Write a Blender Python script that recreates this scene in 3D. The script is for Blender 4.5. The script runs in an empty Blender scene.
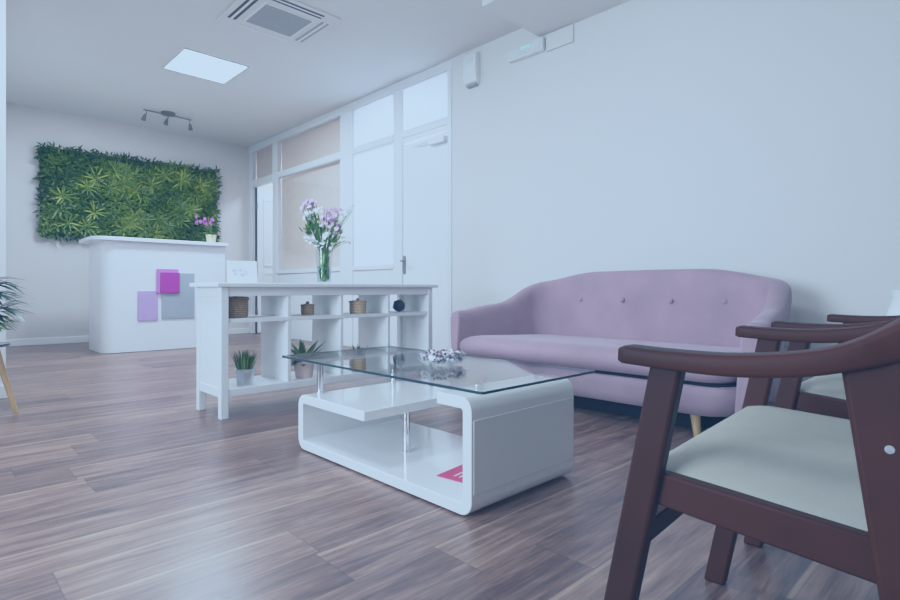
import bpy, bmesh, math, random
from mathutils import Vector, Matrix, Quaternion
random.seed(7)
scene = bpy.context.scene
COL = scene.collection
PI = math.pi
R = math.radians

# ------------------------------------------------------------------ materials
def new_mat(name):
    m = bpy.data.materials.new(name); m.use_nodes = True
    nt = m.node_tree; nt.nodes.clear()
    out = nt.nodes.new('ShaderNodeOutputMaterial')
    b = nt.nodes.new('ShaderNodeBsdfPrincipled')
    nt.links.new(b.outputs[0], out.inputs[0])
    return m, nt, b, out

def nd(nt, t, **k):
    n = nt.nodes.new(t)
    for a, v in k.items(): setattr(n, a, v)
    return n

def mat(name, col, rough=.5, metal=0., var=.06, scale=8., bump=0., bscale=60., spec=.5, sheen=0., coat=0., stretch=(1, 1, 1)):
    m, nt, b, out = new_mat(name)
    tc = nd(nt, 'ShaderNodeTexCoord')
    mp = nd(nt, 'ShaderNodeMapping'); mp.inputs['Scale'].default_value = stretch
    nt.links.new(tc.outputs['Object'], mp.inputs[0])
    no = nd(nt, 'ShaderNodeTexNoise'); no.inputs['Scale'].default_value = scale; no.inputs['Detail'].default_value = 4
    nt.links.new(mp.outputs[0], no.inputs[0])
    rp = nd(nt, 'ShaderNodeValToRGB')
    lo = [max(0, c * (1 - var)) for c in col]; hi = [min(1, c * (1 + var)) for c in col]
    rp.color_ramp.elements[0].position = .3; rp.color_ramp.elements[1].position = .7
    rp.color_ramp.elements[0].color = (*lo, 1); rp.color_ramp.elements[1].color = (*hi, 1)
    nt.links.new(no.outputs[0], rp.inputs[0])
    nt.links.new(rp.outputs[0], b.inputs['Base Color'])
    b.inputs['Roughness'].default_value = rough; b.inputs['Metallic'].default_value = metal
    b.inputs['Specular IOR Level'].default_value = spec
    if sheen:
        b.inputs['Sheen Weight'].default_value = sheen; b.inputs['Sheen Roughness'].default_value = .4
        b.inputs['Sheen Tint'].default_value = (1, .9, 1, 1)
    if coat: b.inputs['Coat Weight'].default_value = coat; b.inputs['Coat Roughness'].default_value = .08
    if bump:
        n2 = nd(nt, 'ShaderNodeTexNoise'); n2.inputs['Scale'].default_value = bscale; n2.inputs['Detail'].default_value = 3
        nt.links.new(mp.outputs[0], n2.inputs[0])
        bp = nd(nt, 'ShaderNodeBump'); bp.inputs['Strength'].default_value = bump; bp.inputs['Distance'].default_value = .004
        nt.links.new(n2.outputs[0], bp.inputs['Height']); nt.links.new(bp.outputs[0], b.inputs['Normal'])
    return m

def emis(name, col, s):
    m, nt, b, out = new_mat(name)
    b.inputs['Base Color'].default_value = (*col, 1)
    b.inputs['Emission Color'].default_value = (*col, 1); b.inputs['Emission Strength'].default_value = s
    return m

def glass_thin(name, tint=(1, 1, 1), gloss=.12, rough=0., frost=0., frost_col=(.9, .93, .96), fres=True):
    m, nt, b, out = new_mat(name); nt.nodes.remove(b)
    tr = nd(nt, 'ShaderNodeBsdfTransparent'); tr.inputs[0].default_value = (*tint, 1)
    gl = nd(nt, 'ShaderNodeBsdfGlossy'); gl.inputs['Roughness'].default_value = rough
    mx = nd(nt, 'ShaderNodeMixShader')
    if fres:
        fr = nd(nt, 'ShaderNodeFresnel'); ge = nd(nt, 'ShaderNodeNewGeometry')
        io = nd(nt, 'ShaderNodeMix'); io.inputs[2].default_value = 1.5; io.inputs[3].default_value = 1 / 1.5
        nt.links.new(ge.outputs['Backfacing'], io.inputs[0]); nt.links.new(io.outputs[0], fr.inputs[0])
        nt.links.new(fr.outputs[0], mx.inputs[0])
    else: mx.inputs[0].default_value = gloss
    nt.links.new(tr.outputs[0], mx.inputs[1]); nt.links.new(gl.outputs[0], mx.inputs[2])
    last = mx
    if frost:
        df = nd(nt, 'ShaderNodeBsdfDiffuse'); df.inputs[0].default_value = (*frost_col, 1)
        tl = nd(nt, 'ShaderNodeBsdfTranslucent'); tl.inputs[0].default_value = (*frost_col, 1)
        m1 = nd(nt, 'ShaderNodeMixShader'); m1.inputs[0].default_value = .5
        nt.links.new(df.outputs[0], m1.inputs[1]); nt.links.new(tl.outputs[0], m1.inputs[2])
        m2 = nd(nt, 'ShaderNodeMixShader'); m2.inputs[0].default_value = frost
        nt.links.new(last.outputs[0], m2.inputs[1]); nt.links.new(m1.outputs[0], m2.inputs[2]); last = m2
    nt.links.new(last.outputs[0], out.inputs[0])
    return m

def leafmat(name, ramp, rough=.45):
    m, nt, b, out = new_mat(name)
    at = nd(nt, 'ShaderNodeAttribute'); at.attribute_name = 'tone'
    rp = nd(nt, 'ShaderNodeValToRGB')
    els = rp.color_ramp.elements
    for i, (p, c) in enumerate(ramp):
        e = els[i] if i < 2 else els.new(p)
        e.position = p; e.color = (*c, 1)
    nt.links.new(at.outputs['Fac'], rp.inputs[0]); nt.links.new(rp.outputs[0], b.inputs['Base Color'])
    b.inputs['Roughness'].default_value = rough
    return m

def floor_mat():
    m, nt, b, out = new_mat('walnut_laminate')
    L = nt.links.new
    def math_(op, a, bb=None):
        n = nd(nt, 'ShaderNodeMath', operation=op)
        for i, v in enumerate((a, bb)):
            if v is None: continue
            if isinstance(v, (int, float)): n.inputs[i].default_value = v
            else: L(v, n.inputs[i])
        return n.outputs[0]
    tc = nd(nt, 'ShaderNodeTexCoord'); sp = nd(nt, 'ShaderNodeSeparateXYZ'); L(tc.outputs['Object'], sp.inputs[0])
    x, y = sp.outputs[0], sp.outputs[1]
    PW, PL = .185, 1.25
    row = math_('FLOOR', math_('DIVIDE', y, PW))
    wn = nd(nt, 'ShaderNodeTexWhiteNoise', noise_dimensions='1D'); L(row, wn.inputs['W'])
    xs = math_('DIVIDE', math_('ADD', x, math_('MULTIPLY', wn.outputs['Value'], 7.3)), PL)
    col = math_('FLOOR', xs)
    cid = math_('ADD', math_('MULTIPLY', row, 17.31), math_('MULTIPLY', col, 5.77))
    w2 = nd(nt, 'ShaderNodeTexWhiteNoise', noise_dimensions='1D'); L(cid, w2.inputs['W'])
    pr = w2.outputs['Value']
    # grain
    cb = nd(nt, 'ShaderNodeCombineXYZ')
    L(math_('ADD', math_('MULTIPLY', x, 1.1), math_('MULTIPLY', pr, 40.)), cb.inputs[0])
    L(math_('MULTIPLY', y, 13.), cb.inputs[1]); L(math_('MULTIPLY', pr, 9.), cb.inputs[2])
    g1 = nd(nt, 'ShaderNodeTexNoise'); g1.inputs['Scale'].default_value = 1.7; g1.inputs['Detail'].default_value = 7; g1.inputs['Roughness'].default_value = .62; g1.inputs['Distortion'].default_value = .9
    L(cb.outputs[0], g1.inputs[0])
    g2 = nd(nt, 'ShaderNodeTexNoise'); g2.inputs['Scale'].default_value = 9; g2.inputs['Detail'].default_value = 5
    L(cb.outputs[0], g2.inputs[0])
    t = math_('ADD', math_('MULTIPLY', g1.outputs[0], .95), math_('ADD', math_('MULTIPLY', math_('SUBTRACT', pr, .5), .17), math_('MULTIPLY', math_('SUBTRACT', g2.outputs[0], .5), .42)))
    rp = nd(nt, 'ShaderNodeValToRGB'); e = rp.color_ramp.elements
    e[0].position = .25; e[0].color = (.070, .033, .031, 1)
    e[1].position = .80; e[1].color = (.42, .27, .20, 1)
    k = e.new(.42); k.color = (.15, .078, .064, 1)
    k = e.new(.56); k.color = (.245, .138, .108, 1)
    L(t, rp.inputs[0])
    # pale sapwood streaks close to one edge of some planks
    fy = math_('FRACT', math_('DIVIDE', y, PW))
    wob = math_('MULTIPLY', math_('SUBTRACT', g1.outputs[0], .5), .12)
    band = math_('COMPARE', math_('ADD', fy, wob), .95); band.node.inputs[2].default_value = .028
    sel = math_('GREATER_THAN', pr, .74)
    st = math_('MULTIPLY', math_('MULTIPLY', band, sel), .38)
    mx = nd(nt, 'ShaderNodeMix', data_type='RGBA'); L(st, mx.inputs[0]); L(rp.outputs[0], mx.inputs[6]); mx.inputs[7].default_value = (.52, .37, .25, 1)
    # seams
    dy = math_('MINIMUM', fy, math_('SUBTRACT', 1., fy)); fx = math_('FRACT', xs); dx = math_('MINIMUM', fx, math_('SUBTRACT', 1., fx))
    seam = math_('MAXIMUM', math_('LESS_THAN', dy, .008), math_('LESS_THAN', dx, .0014))
    mx2 = nd(nt, 'ShaderNodeMix', data_type='RGBA'); L(math_('MULTIPLY', seam, .45), mx2.inputs[0]); L(mx.outputs[2], mx2.inputs[6]); mx2.inputs[7].default_value = (.03, .018, .018, 1)
    L(mx2.outputs[2], b.inputs['Base Color'])
    L(math_('ADD', .24, math_('MULTIPLY', g2.outputs[0], .16)), b.inputs['Roughness'])
    b.inputs['Specular IOR Level'].default_value = .6
    bp = nd(nt, 'ShaderNodeBump'); bp.inputs['Strength'].default_value = .12; bp.inputs['Distance'].default_value = .002
    L(math_('SUBTRACT', g2.outputs[0], math_('MULTIPLY', seam, 1.)), bp.inputs['Height']); L(bp.outputs[0], b.inputs['Normal'])
    return m

def weave_mat(name, c1, c2):
    m, nt, b, out = new_mat(name)
    tc = nd(nt, 'ShaderNodeTexCoord')
    wv = nd(nt, 'ShaderNodeTexWave', wave_type='BANDS', bands_direction='Z'); wv.inputs['Scale'].default_value = 30; wv.inputs['Distortion'].default_value = 1.5; wv.inputs['Detail Scale'].default_value = 8
    nt.links.new(tc.outputs['Object'], wv.inputs[0])
    no = nd(nt, 'ShaderNodeTexNoise'); no.inputs['Scale'].default_value = 90
    nt.links.new(tc.outputs['Object'], no.inputs[0])
    ad = nd(nt, 'ShaderNodeMath', operation='MULTIPLY'); nt.links.new(wv.outputs['Fac'], ad.inputs[0]); nt.links.new(no.outputs[0], ad.inputs[1])
    rp = nd(nt, 'ShaderNodeValToRGB'); rp.color_ramp.elements[0].position = .1; rp.color_ramp.elements[1].position = .6
    rp.color_ramp.elements[0].color = (*c1, 1); rp.color_ramp.elements[1].color = (*c2, 1)
    nt.links.new(ad.outputs[0], rp.inputs[0]); nt.links.new(rp.outputs[0], b.inputs['Base Color'])
    bp = nd(nt, 'ShaderNodeBump'); bp.inputs['Strength'].default_value = .6; bp.inputs['Distance'].default_value = .003
    nt.links.new(ad.outputs[0], bp.inputs['Height']); nt.links.new(bp.outputs[0], b.inputs['Normal'])
    b.inputs['Roughness'].default_value = .8
    return m

M = {}
M['wall'] = mat('wall_paint', (.74, .725, .71), .85, var=.012, scale=1.5, bump=.08, bscale=140)
M['wall_back'] = mat('wall_paint_far', (.70, .66, .645), .85, var=.012, scale=1.5)
M['beige'] = mat('beige_wall_paint', (.90, .71, .61), .9, var=.02, scale=1.2)
M['ceil'] = mat('ceiling_paint', (.76, .745, .725), .9, var=.01, scale=2)
M['trimw'] = mat('white_trim', (.82, .82, .82), .45, var=.01)
M['alu'] = mat('white_partition_frame', (.80, .81, .83), .4, var=.01)
M['doorw'] = mat('white_door', (.86, .87, .89), .4, var=.01)
M['floor'] = floor_mat()
M['gloss_white'] = mat('gloss_white_lacquer', (.84, .84, .84), .12, var=.008, coat=.5)
M['gloss_grey'] = mat('gloss_white_side', (.80, .80, .79), .2, var=.008, coat=.3)
M['white_wood'] = mat('white_painted_wood', (.84, .85, .86), .4, var=.015, scale=4, stretch=(1, 1, 12))
M['counter'] = mat('white_counter_laminate', (.86, .87, .90), .3, var=.008)
M['glass'] = glass_thin('clear_glass', (.97, .99, .985))
M['glass_edge'] = mat('glass_edge', (.008, .035, .045), .3, var=.05)
M['pane'] = glass_thin('window_glass', (.97, .98, .99))
M['frost'] = glass_thin('frosted_glass', (.95, .97, .99), frost=.82, frost_col=(.86, .91, .97))
M['bowl'] = glass_thin('bowl_glass', (.93, .96, .97))
M['chrome'] = mat('chrome', (.75, .76, .78), .12, 1., var=.02)
M['steel'] = mat('brushed_steel', (.26, .26, .26), .55, .7, var=.05)
M['zinc'] = mat('zinc_bucket', (.70, .72, .75), .35, .7, var=.15, scale=25)
M['velvet'] = mat('mauve_velvet', (.36, .235, .285), .85, var=.10, scale=5, bump=.15, bscale=240, sheen=.3)
M['seam'] = mat('dark_seam_and_shade', (.012, .010, .014), .95, spec=.1)  # seat seam, and the dark shade painted in below the sofa
M['wood'] = mat('reddish_brown_wood', (.050, .0100, .0035), .5, var=.35, scale=14, stretch=(1, .22, .35), coat=.0, spec=.10)
M['ivory'] = mat('ivory_fabric', (.375, .355, .295), .9, var=.035, scale=16, bump=.2, bscale=420)
M['oak'] = mat('oak_wood', (.52, .31, .13), .5, var=.18, scale=10, stretch=(6, 6, .6))
M['dark_glass'] = mat('dark_table_top', (.03, .04, .05), .15, var=.1)
M['black'] = mat('black_plastic', (.03, .03, .035), .5)
M['vent'] = mat('dark_vent', (.05, .055, .06), .6)
M['grille'] = mat('grey_intake_grille', (.37, .37, .38), .7, var=.12, scale=160)
M['plastic'] = mat('white_plastic', (.82, .82, .82), .4, var=.01)
M['magenta'] = mat('magenta_acrylic', (.42, .045, .36), .25, var=.03)
M['lilac'] = mat('lilac_acrylic', (.52, .36, .66), .3, var=.03)
M['pinkvio'] = mat('pale_violet_acrylic', (.58, .20, .58), .3, var=.03)
M['greyacr'] = mat('grey_acrylic', (.36, .40, .45), .3, var=.03)
M['basket'] = weave_mat('woven_seagrass', (.30, .18, .09), (.66, .46, .28))
M['basket2'] = weave_mat('woven_pale_seagrass', (.42, .27, .14), (.78, .58, .37))
M['pinkpot'] = mat('pale_pink_pot', (.74, .55, .52), .6)
M['yellowpot'] = mat('cream_yellow_pot', (.78, .71, .40), .5)
M['navy'] = mat('dark_navy_ceramic', (.018, .024, .05), .35)
M['soil'] = mat('dark_soil', (.03, .022, .016), .95, var=.4, scale=60)
M['paper'] = mat('white_card', (.88, .90, .93), .6, var=.01)
M['printblue'] = mat('pale_blue_print', (.55, .62, .74), .7)
M['red'] = mat('crimson_print', (.56, .03, .12), .5, var=.06)
M['redlight'] = mat('pink_print', (.85, .55, .60), .5)
M['water'] = glass_thin('vase_water', (.86, .93, .90))
M['led'] = emis('led_panel_glow', (.95, .98, 1.), 7.)
M['green_led'] = emis('green_led', (.1, 1., .55), 1.3)
M['screen'] = emis('downlight_glow', (1., .98, .95), 4.)
M['bluegrey'] = mat('clear_lens_plastic', (.72, .76, .77), .2)
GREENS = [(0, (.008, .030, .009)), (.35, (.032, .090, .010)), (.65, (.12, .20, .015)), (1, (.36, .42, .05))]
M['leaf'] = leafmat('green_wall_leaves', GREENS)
M['fern'] = leafmat('fern_leaves', [(0, (.015, .06, .02)), (.5, (.07, .19, .035)), (1, (.26, .42, .08))])
M['ficus'] = leafmat('potted_plant_leaves', [(0, (.012, .045, .035)), (.6, (.03, .10, .05)), (1, (.22, .42, .06))])
M['grassy'] = leafmat('ornamental_grass', [(0, (.03, .07, .02)), (.5, (.10, .20, .04)), (1, (.34, .46, .15))])
M['stem'] = mat('green_stem', (.09, .20, .06), .6, var=.2)
M['petal_pink'] = leafmat('pink_petals', [(0, (.52, .22, .50)), (.6, (.68, .40, .66)), (1, (.85, .66, .82))])
M['petal_white'] = leafmat('white_petals', [(0, (.62, .66, .70)), (1, (.90, .92, .92))])
M['petal_mag'] = leafmat('magenta_petals', [(0, (.22, .02, .20)), (1, (.50, .12, .44))])
M['potp'] = leafmat('potpourri_mix', [(0, (.05, .03, .05)), (.3, (.32, .16, .22)), (.5, (.62, .50, .54)), (.7, (.82, .80, .82)), (1, (.92, .92, .94))], .6)

# ------------------------------------------------------------------ mesh helpers
def link_mesh(name, verts, faces, m, parent=None, smooth=True, ang=35, tones=None, bevel=0, bseg=2, sub=0, solid=0):
    me = bpy.data.meshes.new(name); me.from_pydata([tuple(v) for v in verts], [], faces); me.update()
    bm = bmesh.new(); bm.from_mesh(me); bmesh.ops.recalc_face_normals(bm, faces=bm.faces); bm.to_mesh(me); bm.free()
    return fin(name, me, m, parent, smooth, ang, tones, bevel, bseg, sub, solid)

def fin(name, me, m, parent=None, smooth=True, ang=35, tones=None, bevel=0, bseg=2, sub=0, solid=0):
    if smooth:
        me.shade_smooth()
        if ang < 179: me.set_sharp_from_angle(angle=R(ang))
    if tones is not None:
        a = me.attributes.new('tone', 'FLOAT', 'POINT'); a.data.foreach_set('value', tones)
    me.materials.append(m)
    o = bpy.data.objects.new(name, me); COL.objects.link(o)
    if parent: o.parent = parent
    if solid:
        s = o.modifiers.new('solid', 'SOLIDIFY'); s.thickness = solid; s.offset = 0
    if bevel:
        b = o.modifiers.new('bevel', 'BEVEL'); b.width = bevel; b.segments = bseg; b.limit_method = 'ANGLE'; b.angle_limit = R(40); b.harden_normals = False
    if sub:
        s = o.modifiers.new('sub', 'SUBSURF'); s.levels = sub; s.render_levels = sub
    return o

class G:
    """collects shapes for one mesh"""
    def __init__(s): s.v = []; s.f = []; s.t = []
    def add(s, v, f, tone=None):
        n = len(s.v); s.v += [Vector(p) for p in v]; s.f += [tuple(i + n for i in q) for q in f]
        s.t += [tone if tone is not None else .5] * len(v)
        return s
    def box(s, a, b):
        x0, y0, z0 = a; x1, y1, z1 = b
        return s.add([(x0, y0, z0), (x1, y0, z0), (x1, y1, z0), (x0, y1, z0), (x0, y0, z1), (x1, y0, z1), (x1, y1, z1), (x0, y1, z1)],
                     [(0, 3, 2, 1), (4, 5, 6, 7), (0, 1, 5, 4), (1, 2, 6, 5), (2, 3, 7, 6), (3, 0, 4, 7)])
    def hexa(s, bottom, top):
        return s.add(list(bottom) + list(top), [(0, 3, 2, 1), (4, 5, 6, 7), (0, 1, 5, 4), (1, 2, 6, 5), (2, 3, 7, 6), (3, 0, 4, 7)])
    def prism(s, poly, d, axis=2, at=0):
        """poly 2D extruded from at to at+d along axis"""
        n = len(poly)
        def pt(p, h):
            if axis == 2: return (p[0], p[1], h)
            if axis == 0: return (h, p[0], p[1])
            return (p[0], h, p[1])
        v = [pt(p, at) for p in poly] + [pt(p, at + d) for p in poly]
        f = [tuple(range(n))[::-1], tuple(range(n, 2 * n))] + [(i, (i + 1) % n, n + (i + 1) % n, n + i) for i in range(n)]
        return s.add(v, f)
    def ring_loft(s, rings, cap=True, closed=True):
        n = len(rings[0]); v = [p for r in rings for p in r]; f = []
        for k in range(len(rings) - 1):
            for i in range(n if closed else n - 1):
                j = (i + 1) % n
                f.append((k * n + i, k * n + j, (k + 1) * n + j, (k + 1) * n + i))
        if cap:
            f.append(tuple(range(n))[::-1]); f.append(tuple(range((len(rings) - 1) * n, len(rings) * n)))
        return s.add(v, f)
    def lathe(s, prof, c=(0, 0, 0), seg=24, cap=True):
        return s.ring_loft([[(c[0] + r * math.cos(2 * PI * i / seg), c[1] + r * math.sin(2 * PI * i / seg), c[2] + z) for i in range(seg)] for r, z in prof], cap)
    def tube(s, pts, rad, seg=8, cap=True, tone=None):
        pts = [Vector(p) for p in pts]; rings = []; prev = None
        for i, p in enumerate(pts):
            t = (pts[min(i + 1, len(pts) - 1)] - pts[max(i - 1, 0)]).normalized()
            if prev is None:
                a = Vector((0, 0, 1)) if abs(t.z) < .9 else Vector((1, 0, 0))
                u = t.cross(a).normalized()
            else: u = (prev - t * prev.dot(t)).normalized()
            prev = u; w = t.cross(u)
            r = rad[i] if isinstance(rad, (list, tuple)) else rad
            rings.append([p + (u * math.cos(2 * PI * k / seg) + w * math.sin(2 * PI * k / seg)) * r for k in range(seg)])
        n0 = len(s.v); s.ring_loft(rings, cap)
        if tone is not None:
            for i in range(n0, len(s.v)): s.t[i] = tone
        return s
    def leaf(s, base, d, up, L, W, bend=.3, tone=.5, seg=3, taper=1.):
        """a flat tapered leaf strip from base along d, drooping"""
        d = Vector(d).normalized(); up = Vector(up); up = (up - d * up.dot(d))
        up = up.normalized() if up.length > 1e-4 else d.orthogonal().normalized()
        side = d.cross(up)
        p = Vector(base); v = []; prof = {2: (.35, 1, 0.05), 3: (.3, 1, .75, .04), 4: (.25, .8, 1, .65, .03), 5: (.25, .75, 1, .85, .5, .03)}[seg]
        dd = d.copy()
        for k in range(seg + 1):
            w = W * .5 * prof[k]
            v += [p + side * w, p - side * w]
            dd = (d - up * bend * (k + 1) / seg * 1.0).normalized()
            p = p + dd * (L / seg)
        f = [(2 * k, 2 * k + 1, 2 * k + 3, 2 * k + 2) for k in range(seg)]
        n0 = len(s.t)
        s.add(v, f, tone)
        return s
    def build(s, name, m, parent=None, tones=False, **k):
        return link_mesh(name, s.v, s.f, m, parent, tones=s.t if tones else None, **k)

def thing(name, label, cat, loc=(0, 0, 0), rz=0, group=None):
    o = bpy.data.objects.new(name, None); COL.objects.link(o)
    o.location = loc; o.rotation_euler = (0, 0, rz); o.empty_display_size = .1
    o['label'] = label; o['category'] = cat
    if group: o['group'] = group
    return o
def tag(o, label, cat, group=None, kind=None):
    o['label'] = label; o['category'] = cat
    if group: o['group'] = group
    if kind: o['kind'] = kind
    return o
def struct(o, label=None):
    o['kind'] = 'structure'
    if label: o['label'] = label
    return o
def copy_tree(o, parent=None):
    c = o.copy(); COL.objects.link(c)
    if parent: c.parent = parent
    for ch in list(o.children): copy_tree(ch, c)
    return c
def sst(a, b, x):
    t = min(1, max(0, (x - a) / (b - a))); return t * t * (3 - 2 * t)
def catmull(P, n=8):
    P = [Vector(p) for p in P]; out = []
    for i in range(len(P) - 1):
        p0 = P[max(i - 1, 0)]; p1 = P[i]; p2 = P[i + 1]; p3 = P[min(i + 2, len(P) - 1)]
        for k in range(n):
            t = k / n
            out.append(.5 * ((2 * p1) + (-p0 + p2) * t + (2 * p0 - 5 * p1 + 4 * p2 - p3) * t * t + (-p0 + 3 * p1 - 3 * p2 + p3) * t ** 3))
    out.append(P[-1]); return out
def rrect(x0, y0, x1, y1, r, seg=6):
    """rounded rectangle polygon; r = one radius or four (x1y0, x1y1, x0y1, x0y0)"""
    rs = r if isinstance(r, (list, tuple)) else [r] * 4
    out = []
    for (cx, cy, a0), q, sx, sy in zip([(x1, y0, -90), (x1, y1, 0), (x0, y1, 90), (x0, y0, 180)], rs, (-1, -1, 1, 1), (1, -1, -1, 1)):
        if q <= 0: out.append((cx, cy)); continue
        for k in range(seg + 1):
            a = R(a0 + 90 * k / seg); out.append((cx + sx * q + q * math.cos(a), cy + sy * q + q * math.sin(a)))
    return out

# ------------------------------------------------------------------ room shell
XR, YB, ZC = 3.836, 8.68, 3.02
CAMH = .70
XL, YF = -2.6, -2.4
struct(G().box((XL, YF, -.1), (XR + 2.2, YB + .1, 0)).build('floor', M['floor'], smooth=False), 'glossy walnut plank floor')
struct(G().box((XL, YF, ZC), (XR + 2.2, YB + .1, ZC + .1)).build('ceiling', M['ceil'], smooth=False), 'plain white ceiling')
struct(G().box((.2, YB, 0), (XR + 2.2, YB + .12, ZC)).build('wall_back', M['wall_back'], smooth=False), 'far wall behind the reception counter')
struct(G().box((XR, YF, 0), (XR + .12, 3.944, ZC)).build('wall_right', M['wall'], smooth=False), 'pale wall behind the sofa')
struct(G().prism([(XL, 4.55), (.40, 4.55), (.40, YB), (.2, YB), (.2, 4.70), (XL, 4.70)], ZC).build('wall_left', M['trimw'], smooth=False), 'white wall end at the left edge')
struct(G().box((XL, YF - .12, 0), (XR, YF, ZC)).build('wall_front', M['wall'], smooth=False))
struct(G().box((.40, YB - .014, 0), (XR, YB, .085)).build('baseboard_back', M['trimw'], bevel=.004), 'white baseboard of far wall')
struct(G().box((.4, 4.62, 0), (.414, YB, .085)).box((XL, 4.536, 0), (.414, 4.55, .085)).build('baseboard_left', M['trimw'], bevel=.004))
struct(G().box((XR - .014, YF, 0), (XR, 3.93, .085)).build('baseboard_right', M['trimw'], bevel=.004), 'white baseboard behind the sofa')
struct(G().box((3.10, YF, 2.872), (XR, 2.855, ZC)).build('ceiling_soffit', M['ceil'], smooth=False), 'dropped ceiling edge along the right wall')

# glazed partition continuing the right wall
T = .07
X0, X1 = XR, XR + T
g = G()
g.box((X0 - .01, 3.944, 0), (X1 + .01, 4.00, 2.925))           # post by the wall
g.box((X0, 4.74, 0), (X1, 4.89, 2.925))
g.box((X0 - .004, 5.70, 0), (X1, 5.975, 2.925))
g.box((X0, 7.70, 0), (X1, 7.84, 2.925))
g.box((X0, 8.56, 0), (X1, YB, 2.925))
g.box((X0, 3.944, 2.925), (X1, YB, ZC))                       # head
for a_, b_ in ((4.0, 4.74), (4.89, 5.70), (5.975, 7.70), (7.84, 8.56)): g.box((X0 - .003, a_, 2.375), (X1, b_, 2.45))            # transom rail
struct(g.build('wall_partition', M['alu'], bevel=.004), 'white glazed partition frame')
p = struct(G().box((X0 + .01, 4.89, 0), (X1 - .01, 5.70, .94)).box((X0 + .01, 5.975, 0), (X1 - .01, 7.7, .94)).box((X0 - .006, 4.89, .94), (X1, 5.7, .985)).box((X0 - .006, 5.975, .94), (X1, 7.7, .985)).build('trim_1', M['alu'], bevel=.003), 'white panels and sill below the panes')
def window(name, y0, y1, z0, z1, m, lab):
    w = G()
    b = .008
    for a in ((y0, z0, y1, z0 + b), (y0, z1 - b, y1, z1), (y0, z0 + b, y0 + b, z1 - b), (y1 - b, z0 + b, y1, z1 - b)):
        w.box((X0 + .004, a[0], a[1]), (X1 - .008, a[2], a[3]))
    o = struct(w.build(name, M['alu'], bevel=.002), lab)
    G().box((XR + .012, y0 + b, z0 + b), (XR + .018, y1 - b, z1 - b)).build('pane', m, o, smooth=False)
window('window_1', 5.975, 7.70, .985, 2.375, M['pane'], 'large clear pane showing a beige wall')
window('window_2', 5.975, 7.70, 2.45, 2.925, M['pane'], 'clear transom pane above the large pane')
window('window_3', 4.89, 5.70, .985, 2.375, M['frost'], 'frosted pane beside the white door')
window('window_4', 4.89, 5.70, 2.45, 2.925, M['frost'], 'frosted transom pane')
window('window_5', 4.00, 4.74, 2.45, 2.925, M['frost'], 'frosted transom over the near door')
window('window_6', 7.84, 8.56, 2.45, 2.925, M['pane'], 'clear transom over the far door')
bl = G()
for a in ((5.96, .97, 7.72, 2.39), (5.96, 2.44, 7.72, 2.94), (7.83, 2.44, 8.57, 2.94)): bl.box((XR + .085, a[0], a[1]), (XR + .092, a[2], a[3]))
struct(bl.build('trim_2', M['beige'], smooth=False), 'beige lining behind the clear panes')
# near door
d = struct(G().box((X0 + .012, 4.012, .01), (X0 + .052, 4.728, 2.30)).box((X0 + .004, 4.0, 2.33), (X1, 4.74, 2.375)).build('door_1', M['doorw'], bevel=.004), 'closed white door beside the sofa wall')
G().box((X0 - .002, 4.685, .88), (X0 + .012, 4.725, 1.08)).build('handle_plate', M['steel'], d, bevel=.003)
h = G(); h.tube([(X0, 4.705, 1.02), (X0 - .05, 4.705, 1.02), (X0 - .055, 4.68, 1.02), (X0 - .055, 4.61, 1.02)], .009); h.build('handle', M['steel'], d)
c = G().box((X0 - .045, 4.02, 2.20), (X0 + .012, 4.26, 2.265)).build('door_closer', M['plastic'], d, bevel=.006)
G().box((X0 - .035, 4.26, 2.24), (X0 - .02, 4.52, 2.255)).build('closer_arm', M['plastic'], d, bevel=.002)
# far door, standing open into the next room
d = struct(G().box((X0, 7.84, 2.345), (X1, 8.56, 2.375)).build('door_2', M['alu'], bevel=.003), 'white door standing open at the far end')
leafd = G()
leafd.box((X1 + .0, 8.50, .012), (X1 + .70, 8.54, 2.335))
lf = leafd.build('door_leaf', M['doorw'], d, bevel=.003)
fr = G()
for a in ((.10, .15, .60, .19), (.10, .95, .60, .99), (.10, 1.08, .60, 1.12), (.10, 2.14, .60, 2.18)): fr.box((X1 + a[0], 8.492, a[1]), (X1 + a[2], 8.502, a[3]))
for a in ((.10, .15, .14, .99), (.56, .15, .60, .99), (.10, 1.08, .14, 2.18), (.56, 1.08, .60, 2.18)): fr.box((X1 + a[0], 8.491, a[1]), (X1 + a[2], 8.501, a[3]))
fr.build('door_moulding', M['doorw'], d, bevel=.003)
G().box((X1 - .012, 8.505, .01), (X1 + .002, 8.56, 2.345)).build('hinge_gap', M['vent'], d)
for z in (.3, 2.0): G().lathe([(.012, 0), (.012, .1)], (X1 - .005, 8.50, z), 10).build('hinge', M['steel'], d)
# rooms beyond the partition
struct(G().box((XR + 1.75, 3.9, 0), (XR + 1.85, YB + .1, ZC)).build('wall_beyond', M['beige'], smooth=False), 'beige wall seen through the glass')
struct(G().box((XR + .09, 5.80, 0), (XR + 1.75, 5.88, ZC)).build('wall_divider', M['wall'], smooth=False))
struct(G().box((XR + .09, 3.83, 0), (XR + 1.85, 3.9, ZC)).build('wall_end', M['wall'], smooth=False))
struct(G().box((XR + .075, YB - .03, 0), (XR + 1.75, YB, ZC)).build('wall_lobby', M['beige'], smooth=False))

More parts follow.
